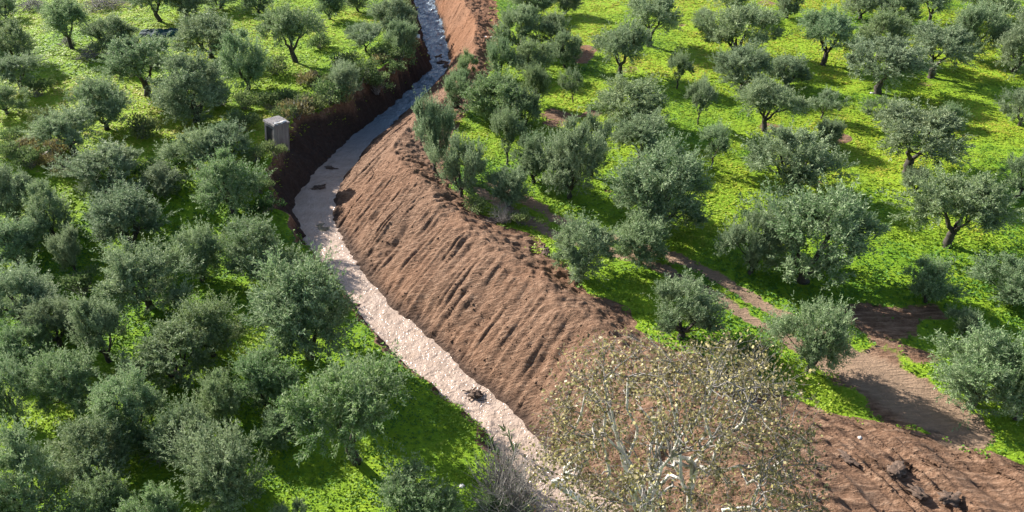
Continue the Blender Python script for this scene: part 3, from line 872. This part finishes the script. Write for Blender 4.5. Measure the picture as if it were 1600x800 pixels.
# ------------------------------------------------------------------ plane tree in front
def plane_tree():
    rng = np.random.default_rng(77)
    X0, Y0 = 6.6, 21.9
    zg = ground_z(X0, Y0)
    r = root('plane_tree', X0, Y0, zg, .4, 1.0)
    tag(r, 'tall pale-barked tree with sparse yellow-brown leaves in the foreground beside the stream', 'tree')
    T = Tubes(); T2 = Tubes()
    zc, ra, rb_ = 10.2, 5.9, 4.7                   # crown centre above foot, radii
    def inside(p): return ((p[0] / ra) ** 2 + (p[1] / ra) ** 2 + ((p[2] - zc) / rb_) ** 2) < 1.05
    def branch(a, d, L, r0, r1, seg=7, up=.15, wob=.06):
        p = [np.array(a, float)]; d = unit(np.array(d, float))
        for k in range(seg):
            d = unit(d + rng.normal(0, wob * 2.2, 3) + np.array([0, 0, up / seg]))
            p.append(p[-1] + d * L / seg)
        return np.array(p), np.linspace(r0, r1, seg + 1)
    def join(st, e, r0, r1, seg, sides, tub, sag=.1, wob=.05):
        L = np.linalg.norm(e - st); s_ = np.linspace(0, 1, seg)[:, None]
        p = st * (1 - s_) + e * s_ + (rng.normal(0, wob * L, (seg, 3)) + np.array([0, 0, -sag * L])) * np.sin(np.pi * s_)
        tub.add(p, np.linspace(r0, r1, seg), sides); return p
    def shell(q, squash=1.0):
        d = unit(rng.normal(0, 1, 3))
        lob = 1 + .07 * math.sin(3 * math.atan2(d[1], d[0]) + 1) + .06 * math.sin(5 * d[2] + 4 * d[0])
        return np.array([d[0] * ra * q * lob, d[1] * ra * q * lob, zc + d[2] * rb_ * q * lob * squash])
    near = lambda nodes, e, k: nodes[np.argpartition(np.linalg.norm(nodes - e, axis=1) + .35 * np.maximum(0, nodes[:, 2] - e[2]), k)[rng.integers(0, k)]]
    tips = []; n1 = []; n2 = []
    stems = [((.0, .0), (-.1, .35, 1), 8.6, .27), ((.3, .1), (.36, .2, 1), 7.6, .22), ((-.3, .05), (-.40, .1, 1), 7.2, .18), ((.05, -.2), (.2, -.34, 1), 6.6, .16)]
    for (ox, oy), d, L, r0 in stems:
        p, rr = branch((ox, oy, -.3), d, L, r0, r0 * .5, 10, .1, .045); T.add(p, rr, 10); n1 += list(p[5:])
    n1 = np.array(n1)
    for k in range(30):
        e = shell(rng.uniform(.55, .75)); 
        if e[2] < zc - 2.6: e[2] = zc - 2.6
        n2 += list(join(near(n1, e, 3), e, .105, .045, 8, 7, T)[2:])
    n2 = np.array(n2); n3 = []
    for k in range(230):
        e = shell(rng.uniform(.6, .95) ** .8)
        if e[2] < zc - 3.2: continue
        n3 += list(join(near(n2, e, 4), e, .035, .014, 7, 5, T2, .0)[2:])
    n3 = np.array(n3)
    for k in range(3000):
        e = shell(rng.uniform(.30, 1.08) ** .5)
        if e[2] < zc - 2.2 and rng.random() < .55: continue
        if e[1] < -1.0 and e[2] < zc and rng.random() < .45: continue
        p = join(near(n3, e, 4), e, .011, .004, 5, 3, T2, -.05, .06)
        tips.append(p[[0, 1, 3, 4]])
    link('trunk', T.mesh('trunk', M_PALE), r)
    link('twigs', T2.mesh('twigs', M_TWIG), r)
    A = np.array(tips)                              # n,4,3
    n = len(A); nl = 9
    i = np.repeat(np.arange(n), nl); t = rng.uniform(.1, 3, n * nl); k = np.floor(t).astype(int).clip(0, 2); f = (t - k)[:, None]
    P = A[i, k] * (1 - f) + A[i, k + 1] * f + rng.normal(0, .13, (n * nl, 3))
    D = unit(rng.normal(0, 1, P.shape) + np.array([0, 0, -.5]))
    side = unit(np.cross(D, rng.normal(0, 1, P.shape)))
    L = rng.uniform(.07, .18, len(P))
    tone = np.clip(rng.normal(.42, .25, len(P)) + .25 * (fbm(P[:, 0] * .6, P[:, 1] * .6 + P[:, 2], 150, 2)), 0, 1)
    link('foliage', leaves_mesh('foliage', P, D, L, L * .38, side, M_DRY, tone), r)
    print('plane twigs', n)
plane_tree()

# ------------------------------------------------------------------ shrubs
WEED = [bush_leaves(200 + k, 1500, 1.7, 1.2, M_WEED, .13, .6) for k in range(3)]
WTW = [bare_twigs(210 + k, 22, 1.15, .75, .010, 3) for k in range(3)]
TAN = [bush_leaves(220 + k, 900, 1.5, .9, M_DRY, .16, 1.2) for k in range(2)]
GREEN = [bush_leaves(230 + k, 1500, 1.6, 1.0, M_REED, .15, .7) for k in range(2)]

def shrub(px, py, sc, kind, label, cat='shrub', group=None, rz=0.0):
    x, y, z = drop(px, py)
    r = root('shrub', x, y, z - .03, rz, sc)
    tag(r, label, cat, group)
    k = int(px + py)
    f = {'weed': WEED, 'tan': TAN, 'green': GREEN}.get(kind)
    if f: c = link('foliage', f[k % len(f)], r); c['lush'] = .0
    link('twigs', WTW[k % 3], r)
    return r
ORD = ['first', 'second', 'third', 'fourth', 'fifth', 'sixth', 'seventh', 'eighth', 'ninth', 'tenth', 'eleventh', 'twelfth', 'thirteenth', 'fourteenth', 'fifteenth', 'sixteenth', 'seventeenth', 'eighteenth']
rim = [(455,190),(470,184),(488,178),(505,171),(520,163),(541,158),(558,146),(575,135),(590,124),(603,116),(618,103),(630,94),(640,84),(645,70),(641,50),(638,30),(634,10)]
for k, (px, py) in enumerate(rim):
    shrub(px - 5, py - 1, 1.25 + .8 * ((k * 37) % 10) / 10, ('weed', 'tan', 'weed', 'weed')[k % 4], '%s scrub bush from the well house along the brink of the cut bank' % ORD[k], group='scrub along the cut bank', rz=k * 1.3)
low = [(405,300,1.2,'weed','pale leafy scrub at the lower left end of the dark cut bank'),
 (418,330,1.2,'green','dark green scrub below the well house where the cut bank ends'),
 (402,252,1.2,'weed','scrub at the left foot of the concrete well house'),
 (430,248,1.1,'weed','scrub right in front of the concrete well house'),
 (425,172,1.7,'weed','grey-green scrub directly behind the concrete well house'),
 (448,165,1.4,'weed','scrub right behind the well house, half hiding its roof edge'),
 (488,135,1.7,'tan','brownish dry bush below the forked olive tree'),
 (512,140,1.4,'weed','grey bush between the brownish dry bush and the cut bank'),
 (385,170,1.4,'weed','twiggy scrub left behind the concrete well house'),
 (595,95,1.5,'weed','grey scrub right of the thin olive tree near the cut bank'),
 (610,80,1.3,'weed','taller scrub behind the grey scrub near the cut bank'),
 (130,458,1.5,'weed','yellowish twiggy scrub in a gap of the left grove'),
 (255,715,1.6,'weed','light scrub in the dark gap of the lower left grove'),
 (275,250,1.2,'green','scrub with dark hollow left of the well house'),
 (1130,590,1.5,'weed','grey-green scrub behind the bare grey bush at the mud edge'),
 (1180,560,1.0,'weed','small scrub left of the olive tree that shades the mud'),
 (740,330,1.1,'weed','grey scrub at the back rim of the spoil bank, beside the bare twigs'),
 (815,352,1.0,'weed','small scrub at the back rim of the spoil bank by the track'),
 (700,190,1.0,'weed','scrub behind the tall dark olive tree on the bank'),
 (870,250,1.1,'tan','dry tan scrub among the olive trees right of the bank'),
 (60,150,1.6,'weed','scrub under the low flat olive tree at the left edge'),
 (205,120,1.6,'weed','scrub left of the dark straight-trunked olive below the tarpaulin'),
 (275,170,1.6,'green','green scrub left of the large dense round olive tree'),
 (345,165,1.8,'weed','scrub right of the large dense round olive tree'),
 (380,205,1.7,'weed','scrub among olive crowns left of the well house'),
 (330,50,1.5,'weed','scrub at the top behind the olive tree right of the tarpaulin'),
 (430,115,1.7,'weed','scrub left below the forked olive tree'),
 (540,110,1.6,'weed','scrub above the dark green bush on the brink'),
 (500,75,1.5,'weed','scrub right of the forked trunk'),
 (225,215,1.7,'weed','scrub on the edge of the tree shadow in the upper left grove'),
 (245,275,1.5,'green','green scrub under the small olive left of the narrow lit strip'),
 (75,195,1.5,'weed','scrub right below the bright grass patch at the left edge'),
 (760,168,1.0,'weed','scrub between bankside bushes above the tall dark olive tree')]
for px, py, sc, kd, lb in low: shrub(px, py, sc, kd, lb, group='scrub', rz=px)
for k, (px, py) in enumerate([(20,222),(38,236),(58,228),(30,252),(75,255),(95,262),(50,262),(88,240),(105,275),(15,245)]):
    shrub(px, py, 1.1 + .1 * (k % 4), 'tan' if k % 3 else 'weed', '%s tan dry weed clump counted from the left in the dry patch by the boulder' % ORD[sorted([20,38,58,30,75,95,50,88,105,15]).index(px)], 'weed', 'dry weeds', k)

def bare_bush(px, py, sc, label, seed, n=60, h=1.8, sp=1.3):
    x, y, z = drop(px, py)
    r = root('bare_bush', x, y, z - .03, 0, sc); tag(r, label, 'bush', 'leafless grey bushes')
    link('twigs', bare_twigs(seed, n, h, sp, .011, 6), r)
bare_bush(800, 812, 1.5, 'leafless grey bush at the bottom edge between green grass and stream', 301, 90, 2.6, 1.5)
bare_bush(785, 752, 1.3, 'small leafless grey bush at the tip of the green grass by the stream', 302)
bare_bush(1118, 592, .9, 'leafless grey bush behind the tall pale-barked tree, left one of two', 303)
bare_bush(1160, 600, .9, 'leafless grey bush behind the tall pale-barked tree, right one of two', 304)
bare_bush(785, 348, .9, 'leafless grey bush at the back rim of the spoil bank', 305)
bare_bush(275, 600, .7, 'bare pale twigs poking up in the left grove', 306, 12, 1.8, .6)

def reed(px, py, h, lean, label, seed):
    rng = np.random.default_rng(seed)
    x, y, z = drop(px, py)
    r = root('reed', x, y, z - .03); tag(r, label, 'reed', 'reeds by the stream')
    T = Tubes(); s_ = np.linspace(0, 1, 8)[:, None]
    p = np.array([lean, .1, h]) * s_ + np.array([lean * .5, 0, -.1 * h]) * s_ ** 2
    T.add(p, np.linspace(.025, .008, 8), 5)
    link('stalk', T.mesh('stalk', M_REED), r)
    n = 26
    t = rng.uniform(.2, 1, n); P = np.stack([np.interp(t, s_[:, 0], p[:, j]) for j in range(3)], 1)
    D = unit(np.stack([rng.normal(0, .5, n) + lean * .2, rng.normal(0, .5, n), rng.uniform(.4, 1.2, n)], 1))
    side = unit(np.cross(D, rng.normal(0, 1, (n, 3))))
    L = rng.uniform(.4, .75, n)
    link('leaves', leaves_mesh('leaves', P, D, L, L * .05 + .012, side, M_REED, rng.random(n)), r)
reed(808, 712, 2.3, -.5, 'tall green reed leaning over the pale water, right one', 401)
reed(785, 722, 1.6, -.5, 'shorter green reed leaning over the pale water, left one', 402)
reed(796, 735, 1.6, .2, 'upright green reed beside the small leafless grey bush', 403)

# ------------------------------------------------------------------ piles and heaps
def brush(px, py, h, sp, label, seed, n=130):
    x, y, z = drop(px, py)
    r = root('brush_pile', x, y, z); tag(r, label, 'brush pile', 'piles of cut grey branches')
    link('twigs', bare_twigs(seed, n, h, sp, .018, 2, None, True), r)
brush(150, 90, 1.5, 2.0, 'round pile of grey cut branches on yellow grass, upper left', 501)
brush(52, 14, 1.3, 2.0, 'pile of grey cut branches at the top edge near the left corner', 502)
brush(165, 12, 1.4, 3.0, 'long pile of grey cut branches at the top edge, left of the tarpaulin', 503, 180)
brush(105, 70, .9, 1.0, 'small pile of grey cut branches left of the round pile', 504, 70)

def tarpaulin():
    x, y, z = drop(253, 53)
    mt, nt, out = new_mat('teal_tarpaulin')
    bs = N(nt, 'ShaderNodeBsdfPrincipled'); bs.inputs['Roughness'].default_value = .85
    nt.links.new(ramp(nt, noise(nt, .8, 3, .5, objco(nt)), [(.35, (.010, .026, .034)), (.6, (.010, .05, .045)), (.8, (.016, .07, .055))]), bs.inputs['Base Color'])
    nt.links.new(bs.outputs[0], out.inputs[0])
    n = 70
    U, Vv = np.meshgrid(np.linspace(-1, 1, n), np.linspace(-1, 1, n))
    rr = np.maximum(np.abs(U), np.abs(Vv)) * .6 + .4 * np.hypot(U, Vv)
    hgt = np.clip(1 - rr ** 2.2, 0, 1) ** .6
    zz = .9 * hgt * (.75 + 1.3 * fbm(U * 1.8, Vv * 1.8, 510, 3)) + .5 * hgt * (.35 - np.abs(vnoise(U * 5 + Vv * 4, Vv * 3 - U * 2, 511)))
    me = make_mesh('tarpaulin', np.stack([U.ravel() * 2.7 + .5 * fbm(U.ravel() * 1.3, Vv.ravel() * 1.3, 512, 3) * 1.6, Vv.ravel() * 1.5 + .9 * fbm(U.ravel() * 1.6 + 7, Vv.ravel() * 1.6, 513, 3), zz.ravel() + .02], 1), grid_faces(n, n), mt, None, True)
    o = link('tarpaulin_heap', me, None, (x, y, z)); tag(o, 'heap under a dark teal blue tarpaulin between olive trees, upper left', 'tarpaulin')
tarpaulin()

ROCK = [lump_mesh('rock', 520 + k, M_STONE) for k in range(4)]
DARK = [lump_mesh('clod', 530 + k, M_CLOD, 1.0, .6, 20) for k in range(4)]
WHITE = [lump_mesh('pale_rock', 540 + k, M_PALESTONE) for k in range(2)]
def lump(name, px, py, sc, meshes, label, cat, group=None, water=False, rz=0.0):
    if water: x, y = at(px, py, ZW); z = ZW - .06
    else: x, y, z = drop(px, py)
    o = link(name, meshes[int(px * 7 + py) % len(meshes)], None, (x, y, z - .03)); o.rotation_euler = (0, 0, px + rz)
    o.scale = sc if isinstance(sc, tuple) else (sc, sc, sc)
    return tag(o, label, cat, group)
lump('rock', 80, 246, (1.6, 1.2, 1.4), ROCK, 'grey boulder in the dry weeds by the splayed-stem olive tree', 'rock')
lump('rock', 1362, 146, .35, WHITE, 'pale stone at the trunk foot of the flat wide olive tree', 'rock')
lump('rock', 652, 66, (1.3, .8, .9), WHITE, 'pale stone on the brink of the cut bank near the top', 'rock')
lump('rock', 1344, 684, .22, WHITE, 'upper of two white stones in the churned mud', 'rock')
lump('rock', 1324, 710, .26, WHITE, 'lower of two white stones in the churned mud', 'rock')
lump('white_scrap', 722, 760, .28, WHITE, 'small white scrap in the shaded grass near the bottom', 'litter')
for k, (px, py, a, b2, c2, lb) in enumerate([(1325,716,1.5,.8,.7,'dark earth heap beside the lower white stone'),(1288,730,1.1,.6,.5,'small dark earth heap left of the white stones'),(1402,738,1.5,1.1,.9,'dark earth heap in the mud right of the white stones'),
      (1438,772,1.2,.8,.7,'dark earth heap low in the churned mud, second from the right'),(1480,782,1.4,1.0,.9,'rightmost dark earth heap in the churned mud'),(1065,440,1.6,1.2,1.3,'dark brown earth mound on the track edge above the shoot-topped olive tree'),
      (850,392,1.8,.8,.7,'dark clod heap at the back rim of the spoil bank, by the track'),(770,345,2.0,.8,.8,'dark clod heap under the leafless bush on the spoil bank rim')]):
    lump('earth_heap', px, py, (a * .75, b2 * .75, c2 * .6), DARK, lb, 'earth heap', 'dark earth heaps')
SN = [(478,394,.7),(487,402,.5),(556,476,.85),(572,487,.55),(580,491,.5),(522,352,.4),(534,368,.4),(556,408,.5),(612,476,.5),(515,263,1.2),(500,292,1.3),(686,88,1.3),(694,98,1.5),(690,72,1.0),(700,103,1.2)]
SN.sort(key=lambda q: -q[1])
for k, (px, py, sc) in enumerate(SN):
    lump('stream_stone', px, py, (sc, sc * .6, sc * .4), DARK, '%s dark stone in the stream counted upward from the snag' % ORD[k], 'stone', 'dark stones in the stream', True)
lump('mud_bar', 505, 356, (2.0, 1.0, .5), [lump_mesh('mud', 560, bark_material('olive_mud', (.09, .075, .045), (.20, .17, .11), 3), .5, .4)], 'olive brown mud bar in the stream where the shade ends', 'mud bar', None, True)
def snag():
    x, y = at(744, 618, ZW)
    r = root('driftwood_snag', x, y, ZW - .05, .5); tag(r, 'dark driftwood snag at the right water edge of the pale stream', 'driftwood')
    r.scale = (.7, .7, .7)
    link('branches', bare_twigs(570, 26, .7, 1.0, .035, 2, M_CLOD, True), r)
    link('root_clod', lump_mesh('root_clod', 571, M_CLOD, .6, .5), r)
snag()
x_, y_, z_ = drop(768, 60)
bd = link('board', box_mesh('board', (-1.0, -.16, 0), (1.0, .16, .06), M_PALESTONE, .006, 580, 4), None, (x_, y_, z_ + .12)); bd.rotation_euler = (0.05, 0.06, .1)
tag(bd, 'pale board lying on the spoil bank near the top', 'board')

# ------------------------------------------------------------------ loose clods on the bare soil
def clods():
    rng = np.random.default_rng(600)
    n = 7000
    y = 21 + (118 - 21) * rng.random(n) ** 1.7
    lt, lw, rw, rc, rb = knots(y)
    x = rw + (np.minimum(rb, rw + 26) - rw) * rng.random(n)
    keep = fbm(x * .5, y * .5, 610, 3) > -.1
    x, y = x[keep], y[keep]; n = len(x)
    z = terrain(x, y, True)[0]
    r = .03 + .07 * rng.random(n) ** 4 + .02 * rng.random(n)
    B = np.array([[1, 0, 0], [0, 1, 0], [-1, 0, 0], [0, -1, 0], [0, 0, .8], [0, 0, -.8]], float)
    V = B[None] * r[:, None, None] * rng.uniform(.6, 1.4, (n, 6, 1))
    an = rng.uniform(0, 6.28, n); c, s2 = np.cos(an)[:, None], np.sin(an)[:, None]
    V = np.stack([V[..., 0] * c - V[..., 1] * s2, V[..., 0] * s2 + V[..., 1] * c, V[..., 2]], -1) + np.stack([x, y, z], 1)[:, None]
    f = np.array([[0, 1, 4], [1, 2, 4], [2, 3, 4], [3, 0, 4], [1, 0, 5], [2, 1, 5], [3, 2, 5], [0, 3, 5]])
    F = (f[None] + (np.arange(n) * 6)[:, None, None]).reshape(-1, 3)
    V = V.reshape(-1, 3)
    z0 = np.zeros(len(V))
    me = make_mesh('earth_clods', V, F, M_LAND, {'soil': z0 + 1.3, 'damp_shade': np.repeat(rng.random(n) * .35, 6), 'yel': z0, 'red': z0, 'slope': z0, 'pale': z0})
    tag(link('earth_clods', me), 'loose brown clods scattered over the bare spoil bank', 'soil', kind='stuff')
clods()
